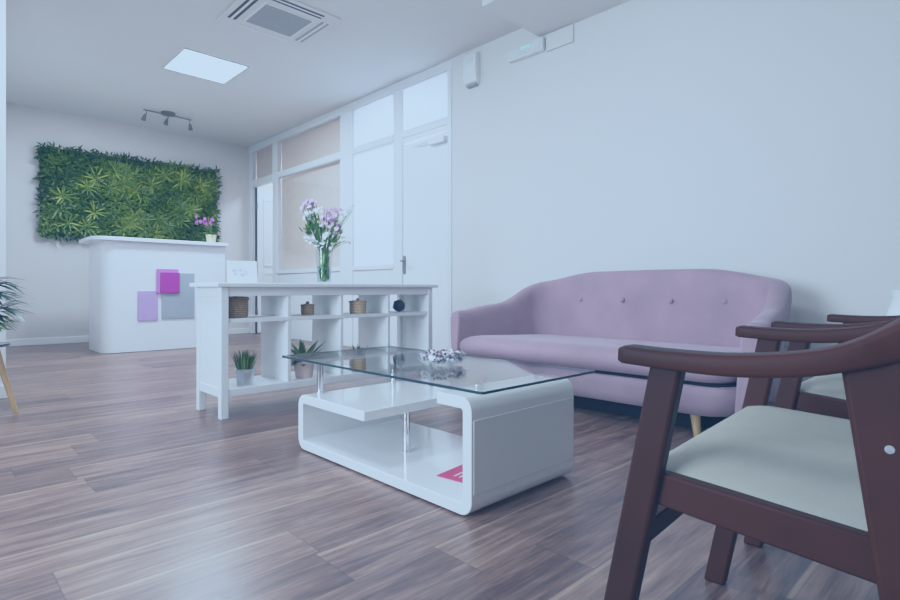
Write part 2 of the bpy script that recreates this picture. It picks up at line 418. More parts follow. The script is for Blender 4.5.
# ------------------------------------------------------------------ ceiling fittings
t = thing('ceiling_light', 'square white LED panel light glowing in the ceiling', 'ceiling light', (2.135, 5.86, ZC))
g = G(); s0 = .322
for a in ((-s0, -s0, s0, -s0 + .018), (-s0, s0 - .018, s0, s0), (-s0, -s0 + .018, -s0 + .018, s0 - .018), (s0 - .018, -s0 + .018, s0, s0 - .018)):
    g.box((a[0], a[1], -.012), (a[2], a[3], 0))
g.build('frame', M['plastic'], t)
G().box((-s0 + .018, -s0 + .018, -.009), (s0 - .018, s0 - .018, -.002)).build('diffuser', M['led'], t)

t = thing('air_conditioner', 'white ceiling cassette air conditioner with grey square intake grille', 'air conditioner', (2.212, 4.40, ZC))
HP = .385
g = G()
g.prism(rrect(-HP, -HP, HP, HP, .03), .014, at=-.014)
g.build('panel', M['ceil'], t, bevel=.004)
g = G().box((-.225, -.215, -.020), (.225, .215, -.012)).build('grille_frame', M['plastic'], t, bevel=.004)
gr = G()
gr.box((-.205, -.195, -.023), (.205, .195, -.018))
gr.build('grille', M['grille'], t)
for k in range(4):
    a = k * PI / 2
    rot = Matrix.Rotation(a, 4, 'Z')
    def slot(x0, y0, x1, y1, z0, z1):
        q = G().box((x0, y0, z0), (x1, y1, z1)); q.v = [rot @ v for v in q.v]; return q
    v = slot(-.24, -.345, .24, -.275, -.0155, -.010).build('vent_slot', (M['vent'], M['grille'], M['ceil'], M['vent'])[k], t)
    slot(-.24, -.322, .24, -.300, -.018, -.012).build('louvre', M['plastic'], v, bevel=.002)

t = thing('track_light', 'grey ceiling bar with three small spotlights near the far wall', 'spotlight bar', (2.337, 7.73, ZC), R(3))
G().lathe([(.0, -.035), (.07, -.035), (.085, -.03), (.085, 0)], (0, 0, 0), 24).build('ceiling_rose', M['steel'], t)
g = G(); g.tube([(-.295, 0, -.03), (.295, 0, -.03)], .009); g.build('bar', M['steel'], t)
for k, (x, tilt) in enumerate(((-.26, -.35), (.0, -.3), (.27, .05))):
    g = G(); g.tube([(x, 0, -.03), (x, 0, -.075), (x + tilt * .05, -.012, -.09)], .006)
    sp = g.build('spot_arm', M['steel'], t)
    ax = Vector((tilt, -.15, -1)).normalized(); b0 = Vector((x + tilt * .05, -.012, -.085))
    g = G(); g.tube([b0, b0 + ax * .015, b0 + ax * .045, b0 + ax * .085], [.010, .016, .021, .029], 14)
    g.build('spot_head', M['steel'], sp)

t = thing('alarm_siren', 'white boxy alarm sensor mounted high on the wall corner', 'alarm sensor', (XR, 3.64, 2.66))
g = G(); g.prism([(-.0, 0), (-.055, .02), (-.07, .06), (-.07, .27), (-.055, .30), (0, .31)], .17, axis=1, at=-.085)
g.build('housing', M['plastic'], t, bevel=.012, bseg=3)
G().box((-.073, -.05, .20), (-.066, .05, .25)).build('lens', M['bluegrey'], t, bevel=.002)
G().box((-.05, -.06, -.012), (0, .06, .012)).build('base_plate', M['grille'], t, bevel=.003)

t = thing('emergency_light', 'white emergency light with small green LEDs high above the sofa', 'emergency light', (XR, 2.985, 2.735))
G().box((-.055, -.19, 0), (0, .19, .115)).build('housing', M['plastic'], t, bevel=.012, bseg=3)
G().box((-.062, -.17, .014), (-.05, .17, .1)).build('lens', M['bluegrey'], t, bevel=.006)
for y in (.02, -.02, -.05): G().box((-.067, y - .006, .062), (-.06, y + .006, .074)).build('indicator_light', M['green_led'], t)
o = G().box((XR - .02, 2.515, 2.72), (XR, 2.78, 2.866)).build('wall_cover_plate', M['wall'], bevel=.004)
tag(o, 'pale rectangular cover plate on wall right of emergency light', 'cover plate')
o = thing('wall_socket', 'small white socket low on the wall behind the armchairs', 'socket', (XR, .0, 0))
o.location = (XR, 1.02, .40)
G().box((-.010, -.04, -.04), (0, .04, .04)).build('plate', M['plastic'], o, bevel=.004)
G().lathe([(.001, 0), (.02, 0), (.022, .004)], (0, 0, 0), 16).build('socket_well', M['plastic'], o).rotation_euler = (0, -PI / 2, 0)
o.children[-1].location = (-.009, 0, 0)

# ------------------------------------------------------------------ vertical garden
GX0, GX1, GZ0, GZ1 = 1.06, 3.34, 1.37, 2.55
t = thing('vertical_garden', 'rectangular living green wall of dense leafy foliage on the far wall', 'green wall', ((GX0 + GX1) / 2, YB - .004, GZ0))
G().box((-1.10, -.04, .02), (1.10, 0, 1.16)).build('backing_panel', M['soil'], t)
rng = random.Random(3)
def clump(x, z):
    return .5 + .5 * math.sin(x * 5.1 + 1.3 * math.sin(z * 4.3)) * math.sin(z * 6.1 + 1.1 * math.sin(x * 3.7 + .5))
g = G()
for i in range(9000):
    x = rng.uniform(-1.115, 1.115); z = rng.uniform(0, 1.18)
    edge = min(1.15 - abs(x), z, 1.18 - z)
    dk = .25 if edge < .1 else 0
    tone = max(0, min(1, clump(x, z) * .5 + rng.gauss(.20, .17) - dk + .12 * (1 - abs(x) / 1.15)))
    a = rng.uniform(0, 2 * PI); d = Vector((math.cos(a), -rng.uniform(.25, 1.0), math.sin(a) * .8 - .1))
    g.leaf((x, -.04 - rng.uniform(0, .05), z), d, (0, -1, .4), rng.uniform(.05, .10), rng.uniform(.014, .028), rng.uniform(.05, .3), tone, 2)
for v in g.v: v.y = min(v.y, -.01)
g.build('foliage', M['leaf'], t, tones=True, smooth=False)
for i in range(46):
    for _ in range(30):
        x = rng.uniform(-1.0, 1.0); z = rng.uniform(.12, 1.04)
        if i >= 30 or clump(x, z) > .45: break
    g = G(); n = rng.randint(9, 15); base = rng.uniform(.35, .85)
    for k in range(n):
        a = 2 * PI * k / n + rng.uniform(-.2, .2)
        d = Vector((math.cos(a), -rng.uniform(.35, .9), math.sin(a)))
        g.leaf((x, -.09, z), d, (0, -1, .3), rng.uniform(.12, .20), rng.uniform(.014, .024), rng.uniform(.2, .45), min(1, max(0, base + rng.gauss(0, .12))), 4)
    for v in g.v: v.y = min(v.y, -.01)
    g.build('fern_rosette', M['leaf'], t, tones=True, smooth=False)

# ------------------------------------------------------------------ reception counter
CX0, CX1, CY0, CY1 = 1.43, 2.765, 6.933, 7.66
t = thing('reception_counter', 'white reception counter with rounded corner and coloured square panels', 'reception counter', (CX0, CY0, 0))
W, D = CX1 - CX0, CY1 - CY0
G().prism(rrect(0, 0, W, D, (0.01, 0.01, .08, .13), 10), 1.245 - .004, at=.004).build('counter_body', M['counter'], t)
G().prism(rrect(.02, .02, W - .02, D - .02, (0.01, 0.01, .07, .11), 10), .006, at=0).build('plinth', M['grille'], t)
G().prism(rrect(-.10, -.06, W + .015, D + .02, (0.01, 0.01, .08, .14), 10), .04, at=1.245).build('countertop', M['counter'], t, bevel=.005)
def panel(x0, z0, x1, z1, dep, m, lab=None, off=0):
    o = G().box((x0 - CX0, -off - dep, z0), (x1 - CX0, -off, z1)).build('square_panel', m, t, bevel=.002)
    if lab: o['label'] = lab
panel(1.775, .350, 1.985, .69, .014, M['lilac'], 'pale lilac panel')
panel(2.025, .365, 2.39, .90, .014, M['greyacr'], 'grey panel')
panel(1.965, .66, 2.205, .945, .010, M['pinkvio'], 'pale violet panel', .014)
panel(2.005, .665, 2.215, .905, .010, M['magenta'], 'magenta panel', .025)

# ------------------------------------------------------------------ plants helpers
def pot_shape(r0, r1, h, wall=.006):
    return [(r0 * .2, 0), (r0, 0), (r1, h), (r1, h + .004), (r1 - wall, h + .004), (r1 - wall - .004, h * .8), (.001, h * .8)]

def blossom(g, c, nrm, r, tone, n=5):
    nrm = Vector(nrm).normalized(); u = nrm.orthogonal().normalized(); w = nrm.cross(u)
    for k in range(n):
        a = 2 * PI * k / n + rng.uniform(-.2, .2)
        d = u * math.cos(a) + w * math.sin(a) + nrm * .3
        g.leaf(c, d, nrm, r, r * .8, .35, min(1, max(0, tone + rng.gauss(0, .15))), 3)

# orchid on counter
t = thing('potted_orchid', 'magenta orchid in cream yellow pot on the reception counter', 'orchid', (2.66, 7.12, 1.285))
t.scale = (1.15, 1.15, 1.45)
G().lathe(pot_shape(.042, .055, .075), seg=20).build('pot', M['yellowpot'], t)
g = G()
for k in range(7):
    a = k * .9; g.leaf((0, 0, .07), (math.cos(a), math.sin(a), .7), (0, 0, 1), .13, .035, .8, .3 + .05 * k, 4)
g.build('leaves', M['fern'], t, tones=True)
g = G()
for s in (-1, .3): g.tube(catmull([(0, 0, .06), (.02 * s, 0, .14), (.05 * s - .02, 0, .19), (.11 * s - .04, -.01, .195)], 5), .003, 6)
g.build('stem', M['stem'], t)
g = G()
for k in range(16): blossom(g, (rng.uniform(-.17, .03), rng.uniform(-.05, .03), rng.uniform(.165, .225)), (rng.uniform(-.4, .4), -1, .2), .019, .4)
g.build('blossoms', M['petal_mag'], t, tones=True)

# ------------------------------------------------------------------ divider shelf
SX0, SX1, SY0, SY1 = 1.165, 2.70, 2.979, 3.345
t = thing('open_shelf_unit', 'white open shelf unit with eight cubbies dividing the room', 'shelf unit', (SX0, SY0, 0))
W, D = SX1 - SX0, SY1 - SY0; ZT = .722
G().box((-.03, -.03, ZT - .005), (W + .03, D + .03, ZT + .018)).build('top_board', M['white_wood'], t, bevel=.004)
lg = .042
for x in (0, W - lg):
    for y in (0, D - lg):
        G().box((x, y, 0), (x + lg, y + lg, ZT - .005)).build('leg', M['white_wood'], t, bevel=.003)
g = G().box((lg, .004, ZT - .055), (W - lg, .022, ZT - .005)).build('apron', M['white_wood'], t, bevel=.002)
g = G().box((lg, D - .022, ZT - .055), (W - lg, D - .004, ZT - .005)).build('apron', M['white_wood'], t, bevel=.002)
for x in (.008, W - .026): 
    e = G().box((x, lg, .16), (x + .018, D - lg, ZT - .005)).build('end_panel', M['white_wood'], t, bevel=.002)
    G().box((x - .004, lg, .115), (x + .022, D - lg, .165)).build('end_rail', M['white_wood'], e, bevel=.002)
    G().box((x - .004, lg, ZT - .06), (x + .022, D - lg, ZT - .005)).build('end_rail', M['white_wood'], e, bevel=.002)
G().box((lg * .4, .003, .118), (W - lg * .4, D - .003, .160)).build('bottom_board', M['white_wood'], t, bevel=.003)
G().box((lg * .5, .006, .520), (W - lg * .5, D - .004, .543)).build('middle_board', M['white_wood'], t, bevel=.002)
divs = [1.567 - SX0, 1.93 - SX0, 2.305 - SX0]
for x in divs: G().box((x - .011, .008, .16), (x + .011, D - .006, ZT - .005)).build('divider', M['white_wood'], t, bevel=.002)

# things on / in shelf
def basket(name, lab, x, y, z, r, h, m, knob=True):
    t = thing(name, lab, 'basket', (x, y, z), 0, None)
    G().lathe([(r * .3, 0), (r * .92, 0), (r * .98, h * .1), (r, h * .5), (r * .98, h * .84), (r * .9, h * .86)], seg=26).build('basket_body', m, t)
    l = G().lathe([(r * .9, h * .83), (r * 1.07, h * .83), (r * 1.08, h * .90), (r * 1.0, h * .97), (r * .5, h * 1.0), (.004, h * 1.005)], seg=26).build('lid', m, t)
    if knob:
        k = G(); k.lathe([(.010, h - .002), (.012, h + .006), (.011, h + .013), (.002, h + .016)], seg=14); k.build('lid_loop', m, l)
    return t
basket('lidded_basket', 'larger brown lidded woven basket in the top left cubby', 1.295, 3.10, .543, .068, .120, M['basket'])
basket('lidded_basket', 'small brown lidded basket in the second top cubby', 1.745, 3.09, .543, .041, .070, M['basket'])
basket('lidded_basket', 'pale two-tone lidded basket in the third top cubby', 2.10, 3.06, .543, .056, .088, M['basket2'])
# dark polyhedron
bm = bmesh.new(); bmesh.ops.create_icosphere(bm, subdivisions=1, radius=.052)
for v in bm.verts: v.co.z *= .95
zmin = min(v.co.z for v in bm.verts)
me = bpy.data.meshes.new('faceted_ornament'); 
bmesh.ops.rotate(bm, verts=bm.verts, cent=(0, 0, 0), matrix=Matrix.Rotation(R(37.377), 3, 'X'))
zmin = min(v.co.z for v in bm.verts)
for v in bm.verts: v.co.z -= zmin
bm.to_mesh(me); bm.free()
o = fin('faceted_ornament', me, M['navy'], smooth=False, bevel=.003)
o.location = (2.45, 3.06, .5435); tag(o, 'dark navy faceted ornament in the top right cubby', 'ornament')

t = thing('potted_grass', 'spiky green grass in a silver metal pot in the bottom left cubby', 'potted grass', (1.345, 3.09, .160))
G().lathe(pot_shape(.044, .055, .085), seg=24).build('pot', M['zinc'], t)
G().lathe([(.056, .07), (.059, .073), (.059, .08), (.056, .083)], seg=24, cap=False).build('pot_rim', M['zinc'], t)
g = G()
for i in range(130):
    a = rng.uniform(0, 2 * PI); rr = .045 * math.sqrt(rng.random()); d = Vector((math.cos(a) * rr * 5.5, math.sin(a) * rr * 5.5, 1))
    g.leaf((math.cos(a) * rr, math.sin(a) * rr, .07), d, (math.cos(a), math.sin(a), .1), rng.uniform(.08, .135), .009, -.05 - rng.random() * .25, rng.uniform(.05, .9), 3)
g.build('grass_blades', M['grassy'], t, tones=True)

t = thing('potted_fern', 'spreading green fern in a pale pink pot in second bottom cubby', 'potted fern', (1.715, 3.08, .160))
G().lathe(pot_shape(.05, .068, .10), seg=24).build('pot', M['pinkpot'], t)
G().lathe([(.001, .093), (.058, .093), (.06, .088)], seg=20).build('soil', M['soil'], t)
g = G()
for i in range(44):
    a = 2 * PI * i / 44 + rng.uniform(-.15, .15)
    q = .15 + .6 * ((i * 7) % 10) / 10
    fl_ = .55 if math.cos(a) < -.25 else (.85 if math.cos(a) > .8 and abs(math.sin(a)) < .4 else 1.)
    if abs(math.cos(a)) < .3: q = .9
    g.leaf((.01 * math.cos(a), .01 * math.sin(a), .09), (math.cos(a), math.sin(a) * .6, q * .9), (0, 0, 1), fl_ * rng.uniform(.16, .225), .036, rng.uniform(.25, .6), rng.uniform(.1, .8), 5)
for v in g.v: v.x = max(-.128, min(.196, v.x))
g.build('leaves', M['fern'], t, tones=True)

t = thing('potted_seedling', 'tiny dark seedling in a small brown woven pot in third bottom cubby', 'potted plant', (2.10, 3.05, .160))
G().lathe(pot_shape(.045, .052, .095), seg=24).build('pot', M['basket2'], t)
g = G()
for i in range(16):
    a = 2 * PI * i / 16 * 2.1; rr = rng.uniform(0, .03)
    g.leaf((math.cos(a) * rr, math.sin(a) * rr, .08), (math.cos(a) * .6, math.sin(a) * .6, 1), (math.cos(a), math.sin(a), .2), rng.uniform(.08, .12), .013, .2, rng.uniform(0, .3), 3)
g.build('leaves', M['fern'], t, tones=True)

# card stand on the shelf top
t = thing('card_stand', 'white upright notice card on the left end of the shelf unit', 'notice card', (1.385, 3.215, ZT + .018), R(-12))
TI = Matrix.Rotation(R(-8), 4, 'X')
def tilted(q, dy=0):
    q.v = [TI @ v for v in q.v]; return q
tilted(G().box((-.085, -.003, .003), (.085, .003, .135))).build('card', M['paper'], t, bevel=.0015)
G().box((-.078, -.025, 0), (.078, .035, .004)).build('stand_foot', M['paper'], t)
q = G()
for (x, z, w) in ((-.045, .075, .03), (-.01, .078, .025), (.02, .07, .018), (-.04, .055, .02), (.0, .05, .03), (.028, .055, .016)):
    q.add([(x + w * .5 * math.cos(a), -.0036, z + w * .35 * math.sin(a)) for a in [2 * PI * k / 10 for k in range(10)]], [tuple(range(10))])
tilted(q).build('print', M['printblue'], t, smooth=False)

# glass vase with flowers
VX, VY = 1.905, 3.16
t = thing('flower_vase', 'tall glass vase of pink and white flowers on the shelf unit', 'flower vase', (VX, VY, ZT + .018))
G().lathe([(.002, 0), (.043, 0), (.045, .01), (.049, .11), (.057, .232), (.0545, .232), (.046, .11), (.042, .014), (.002, .012)], seg=28, cap=False).build('vase', M['bowl'], t)
G().lathe([(.002, .0125), (.0415, .0145), (.0455, .11), (.0455, .111), (.002, .111)], seg=28, cap=False).build('water', M['water'], t)
ri = Vector((.719, -.695, 0)); fw = Vector((.695, .719, 0))
PINK = [(-.10, .52, .018, 16), (-.13, .50, .010, 6), (-.075, .535, .014, 8), (.045, .42, .022, 26), (.0, .43, .012, 8), (.086, .37, .016, 10), (.035, .485, .012, 6), (.09, .475, .012, 7), (.075, .43, .015, 8)]
WHITE = [(-.05, .485, .02, 14), (-.09, .45, .018, 14), (-.12, .435, .012, 7), (-.10, .30, .016, 8), (-.06, .275, .018, 12), (.028, .315, .022, 20), (.0, .27, .02, 16), (-.03, .245, .015, 10), (.165, .49, .02, 10), (.13, .46, .012, 5), (.15, .29, .02, 6), (.0, .38, .02, 8), (.05, .26, .015, 6)]
g = G()
for (u, z, s_, n) in PINK + WHITE:
    for i in range(3):
        e = ri * (u + rng.gauss(0, s_)) + fw * rng.gauss(0, .03) + Vector((0, 0, z - .01))
        b = -e * .12; b.z = .016
        if Vector((b.x, b.y, 0)).length > .03: b = b * .5; b.z = .016
        m_ = Vector((e.x * .12, e.y * .12, .225))
        g.tube(catmull([b, (b * .3 + m_ * .7) * 1., m_ + (e - m_) * .45, e], 3), .0022, 5)
g.build('stems', M['stem'], t)
g = G()
for i in range(150):                                  # leaves seen through the glass
    a = rng.uniform(0, 2 * PI); rr = rng.uniform(.01, .036); z = rng.uniform(.016, .18)
    g.leaf((rr * math.cos(a), rr * math.sin(a), z), (math.cos(a) * .05 - math.sin(a) * .3, math.sin(a) * .05 + math.cos(a) * .3, 1.2), (math.cos(a), math.sin(a), .1), rng.uniform(.03, .045), .016, .0, rng.uniform(.3, 1.), 3)
for (u, z, s_, n) in [(-.08, .36, .03, 40), (-.09, .32, .02, 16), (.06, .28, .03, 36), (.075, .33, .02, 14), (-.02, .33, .03, 26), (.0, .40, .04, 16), (-.07, .42, .03, 12)]:
    for i in range(n):
        p = ri * (u + rng.gauss(0, s_ * .6)) + fw * rng.gauss(0, .03) + Vector((0, 0, z + rng.gauss(0, s_ * .6)))
        d = Vector((p.x * 5 + rng.gauss(0, .4), p.y * 5 + rng.gauss(0, .4), rng.uniform(.2, 1.2)))
        g.leaf(p, d, (p.x, p.y, .3), rng.uniform(.03, .055), rng.uniform(.010, .016), .2, rng.uniform(.1, .7), 3)
g.build('leaves', M['fern'], t, tones=True)
def fl(cloud, mname, name, r):
    g = G()
    for (u, z, s_, n) in cloud:
        for i in range(n):
            p = ri * (u + rng.gauss(0, s_)) + fw * rng.gauss(0, .03) + Vector((0, 0, z + rng.gauss(0, s_ * .8)))
            nr = Vector((p.x * .6, p.y * .6, .05)) + Vector((-.695, -.719, .3)) * .15 + Vector((rng.gauss(0, .05), rng.gauss(0, .05), 0))
            blossom(g, p, nr, r * rng.uniform(.7, 1.2), rng.uniform(.1, .9))
    return g.build(name, M[mname], t, tones=True, smooth=False)
fl(PINK, 'petal_pink', 'pink_blossoms', .017)
fl(WHITE, 'petal_white', 'white_blossoms', .014)

# ------------------------------------------------------------------ coffee table
TX0, TX1, TY0, TY1 = 1.20, 1.752, 1.150, 2.206
t = thing('coffee_table', 'gloss white coffee table with clear glass top on chrome posts', 'coffee table', ((TX0 + TX1) / 2, (TY0 + TY1) / 2, 0))
cx, cy = (TX0 + TX1) / 2, (TY0 + TY1) / 2
hw = (TX1 - TX0) / 2; hl = (TY1 - TY0) / 2
def path_slab(pts, th, x0, x1, name, m):
    """pts in (y,z), centre line -> constant-thickness folded board across x0..x1"""
    n = len(pts); L_, R_ = [], []
    for i in range(n):
        a = Vector(pts[max(i - 1, 0)]); b = Vector(pts[min(i + 1, n - 1)]); d = (b - a).normalized(); nn = Vector((-d.y, d.x))
        L_.append(Vector(pts[i]) + nn * th / 2); R_.append(Vector(pts[i]) - nn * th / 2)
    q = G()
    rings = []
    for l, r in zip(L_, R_): rings.append([(x0, l.x, l.y), (x1, l.x, l.y), (x1, r.x, r.y), (x0, r.x, r.y)])
    q.ring_loft(rings)
    return q.build(name, m, t, bevel=.003, ang=50)
th = .038; rr = .028
def arc(cx_, cy_, r, a0, a1, n=8): return [(cx_ + r * math.cos(R(a0 + (a1 - a0) * k / n)), cy_ + r * math.sin(R(a0 + (a1 - a0) * k / n))) for k in range(n + 1)]
HT, HS = .372, .243
yN, yF = -hl + th / 2, hl - th / 2
pts = [(-hl + .155, HT - th / 2)] + arc(yN + rr, HT - th / 2 - rr, rr, 90, 180) + arc(yN + rr, th / 2 + .006 + rr, rr, 180, 270) \
    + arc(yF - rr, th / 2 + .006 + rr, rr, 270, 360) + arc(yF - rr, HS - th / 2 - rr, rr, 0, 90) + [(0.03, HS - th / 2)]
path_slab(pts, th, -hw, hw, 'folded_frame', M['gloss_white'])
G().box((-hw + .01, -hl - .002, .075), (hw - .01, -hl + .004, HT - .07)).build('end_panel', M['gloss_grey'], t, bevel=.001)
for x in (-hw + .06, hw - .06):
    for y in (-hl + .08, hl - .08): G().lathe([(.018, 0), (.018, .008)], (x, y, 0), 12).build('foot_pad', M['black'], t)
# chrome posts: local positions
ZG = .388
for x, y, z0, z1 in ((1.285 - cx, 2.165 - cy, HS, ZG), (1.69 - cx, 2.155 - cy, HS, ZG), (1.42 - cx, 1.725 - cy, .044, HS - th)):
    G().lathe([(.017, z0), (.017, z0 + .004), (.0145, z0 + .006), (.0145, z1 - .006), (.017, z1 - .004), (.017, z1)], (x, y, 0), 20).build('chrome_post', M['chrome'], t)
for x in (1.34 - cx, 1.64 - cx):
    G().lathe([(.018, HT), (.018, ZG - .001), (.012, ZG)], (x, 1.25 - cy, 0), 18).build('glass_pad', M['chrome'], t)
gp = rrect(1.20 - cx, 1.105 - cy, 1.833 - cx, 2.365 - cy, .012, 4)
gl = G().prism(gp, .010, at=ZG).build('glass_top', M['glass'], t, smooth=False)
q = G(); n = len(gp)
for z in (0,):
    v = [(p[0] * 1.0004, p[1] * 1.0004, ZG + .0008) for p in gp] + [(p[0] * 1.0004, p[1] * 1.0004, ZG + .0092) for p in gp]
    q.add(v, [(i, (i + 1) % n, n + (i + 1) % n, n + i) for i in range(n)])
q.build('glass_rim', M['glass_edge'], gl, smooth=False)

# leaflet on the bottom board
t2 = thing('leaflet', 'crimson leaflet lying on the bottom board of the coffee table', 'leaflet', (1.425, 1.365, .0445), R(8))
G().box((-.105, -.075, 0), (.105, .075, .003)).build('sheet', M['red'], t2)
q = G()
for k in range(4): q.box((-.075, -.05 + k * .022, .0031), (.02 + .02 * (k % 2), -.042 + k * .022, .0036))
q.build('print', M['redlight'], t2)

# potpourri bowl
BX, BY, BZ = 1.525, 1.625, ZG + .0102
t3 = thing('glass_bowl', 'low round clear glass bowl on the glass table top', 'glass bowl', (BX, BY, BZ))
G().lathe([(.002, 0), (.045, 0), (.05, .003), (.084, .012), (.102, .027), (.098, .046), (.084, .053), (.081, .051), (.094, .044), (.097, .028), (.080, .016), (.048, .008), (.002, .007)], seg=36, cap=False).build('bowl', M['bowl'], t3)
g = G()
ico = [(0, 0, 1), (.894, 0, .447), (.276, .851, .447), (-.724, .526, .447), (-.724, -.526, .447), (.276, -.851, .447), (.724, .526, -.447), (-.276, .851, -.447), (-.894, 0, -.447), (-.276, -.851, -.447), (.724, -.526, -.447), (0, 0, -1)]
icf = [(0, 1, 2), (0, 2, 3), (0, 3, 4), (0, 4, 5), (0, 5, 1), (1, 6, 2), (2, 7, 3), (3, 8, 4), (4, 9, 5), (5, 10, 1), (6, 7, 2), (7, 8, 3), (8, 9, 4), (9, 10, 5), (10, 6, 1), (11, 7, 6), (11, 8, 7), (11, 9, 8), (11, 10, 9), (11, 6, 10)]
for i in range(340):
    a = rng.uniform(0, 2 * PI); f_ = math.sqrt(rng.random()); z = rng.uniform(.018, .050)
    rm = .066 if z < .022 else (.083 if z < .042 else .074)
    s = rng.uniform(.005, .009)
    c = Vector((rm * f_ * math.cos(a), rm * f_ * math.sin(a), z + .006 * (1 - f_)))
    g.add([c + Vector(v) * s for v in ico], icf, rng.random())
o = g.build('potpourri', M['potp'], tones=True); o.location = (BX, BY, BZ)
tag(o, 'white, pink and dark potpourri filling the glass bowl', 'potpourri', kind='stuff')

# ------------------------------------------------------------------ sofa
TH = R(180)
t = thing('sofa', 'mauve velvet three-seat sofa with curved buttoned back along the right wall', 'sofa', (2.60, 1.755, 0), TH)
ZB = .11
def shell():
    # centre path in local (x front, y right), from left arm front to right arm front
    P_ = []
    xf, xb = -.04, -.95
    yf, yb, Rr = .945, .865, .25
    n = 14
    for k in range(n): 
        s = k / n; P_.append((xf + (xb + Rr - xf) * s, -(yf + (yb - yf) * s)))
    for k in range(13):
        a = R(90 * k / 12); P_.append((xb + Rr - Rr * math.sin(a), -(yb - Rr + Rr * math.cos(a))))
    m = 40
    for k in range(1, m): P_.append((xb - .02 * math.sin(PI * k / m), -(yb - Rr) + 2 * (yb - Rr) * k / m))
    half = P_[:n + 13]
    P_ += [(x, -y) for x, y in reversed(half)]
    return P_
PT = shell()
def shell_profile(zt, th_in, th_out, flare, lean):
    """(offset outward, z) closed loop, outer bottom -> outer top -> inner bottom"""
    H_ = zt - ZB
    o = []
    for s in (0, .15, .35, .6, .82): o.append((-flare * (1 - s) ** 1.4 + th_out, ZB + H_ * s))
    r = .055
    for a in (20, 50, 80, 100, 130, 160):
        o.append((th_out - r * .9 + (th_out + th_in) * .0 + r * .9 * math.cos(R(a)) if a < 90 else -th_in + r * .9 + r * .9 * math.cos(R(a)), zt - r + r * math.sin(R(a))))
    for s in (.82, .6, .35, .15, 0): o.append((-th_in - lean * (1 - s) * .6, ZB + H_ * s))
    return o
q = G(); rings = []
NP = len(PT)
acc = [0]
for i in range(1, NP): acc.append(acc[-1] + math.hypot(PT[i][0] - PT[i - 1][0], PT[i][1] - PT[i - 1][1]))
TOT = acc[-1]
for i in range(NP):
    a = Vector(PT[max(i - 1, 0)]); b = Vector(PT[min(i + 1, NP - 1)]); d = (b - a).normalized(); outw = Vector((-d.y, d.x)) * -1
    # travelling left arm -> back -> right arm; outward is to the right-hand side away from the centre
    cpt = Vector(PT[i]); 
    if (cpt - Vector((-.45, 0))).dot(outw) < 0: outw = -outw
    sd = min(acc[i], TOT - acc[i])
    zt = .576 - .016 * (1 - sst(0, .2, sd)) + .028 * sst(.05, .45, sd) + .155 * sst(.40, .86, sd) + .068 * sst(.76, 1.30, sd)
    zt += .012 * math.sin(PI * acc[i] / TOT) ** 4
    bk = sst(.5, 1.0, sd)
    prof = shell_profile(zt, .055 + .015 * bk, .06, .07 + .05 * (1 - bk), .03 + .06 * bk)
    ln = .055 * (1 - sst(0, .42, sd))
    rings.append([(cpt.x + outw.x * o - ln * ((z - ZB) / (zt - ZB)) ** 1.6, cpt.y + outw.y * o, z) for o, z in prof])
# rounded arm fronts: shrink extra rings
def endcap(r, d):
    c = Vector((sum(p[0] for p in r) / len(r), sum(p[1] for p in r) / len(r), sum(p[2] for p in r) / len(r)))
    out = []
    for k, (s, f_) in enumerate(((.985, .012), (.94, .026), (.85, .036), (.70, .042))):
        out.append([tuple(Vector((c.x + (p[0] - c.x) * s, c.y + (p[1] - c.y) * s, c.z + (p[2] - c.z) * (1 - (1 - s) * .35))) + Vector((d * f_, 0, 0))) for p in r])
    return out
rings = list(reversed(endcap(rings[0], 1))) + rings + endcap(rings[-1], 1)
q.ring_loft(rings)
q.build('backrest_and_arms', M['velvet'], t, ang=60, sub=1)
# seat base
q = G()
rg = []
for z, ins in ((ZB, .05), (ZB + .01, .03), (ZB + .05, .012), (ZB + .10, 0), (.245, 0), (.258, .012)):
    rg.append([(x, y, z) for x, y in rrect(-.92, -.91 + ins * 1.8, .0 - ins * .7, .91 - ins * 1.8, (.12, .12, .05, .05), 6)])
q.ring_loft(rg); q.build('seat_base', M['velvet'], t, ang=50)
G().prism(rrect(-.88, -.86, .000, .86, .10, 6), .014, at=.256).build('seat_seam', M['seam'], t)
G().prism(rrect(-.86, -.70, -.16, .70, .05, 5), ZB + .01 - .02, at=.02).build('under_sofa_shade', M['seam'], t)  # near-black block added to put deep shade under the sofa
# seat cushion
rg = []
for z, ins in ((.312, .045), (.315, .022), (.330, .006), (.355, -.006), (.385, -.004), (.41, .012), (.428, .04), (.438, .08), (.442, .16)):
    rg.append([(x, y, z - .040 + .045 * x * sst(.31, .44, z)) for x, y in rrect(-.88 + ins * .3, -.87 + ins, .035 - ins, .87 - ins, (.12, .12, .04, .04), 8)])
q = G(); q.ring_loft(rg); q.build('seat_cushion', M['velvet'], t, ang=70)
for y in (-.47, -.14, .20, .53):
    bmt = G(); bmt.lathe([(.002, .007), (.010, .006), (.016, .002), (.017, -.004)], seg=14)
    o = bmt.build('tufted_button', M['velvet'], t)
    o.rotation_euler = (0, R(82), 0); o.location = (-.868, y, .632)
for x in (-.09, -.80):
    for y in (-.70, .67):
        q = G(); q.tube([(x, y, ZB + .02), (x + (.02 if x > -.3 else -.02), y * 1.03, 0)], [.026, .016], 12); q.build('leg', M['oak'], t)

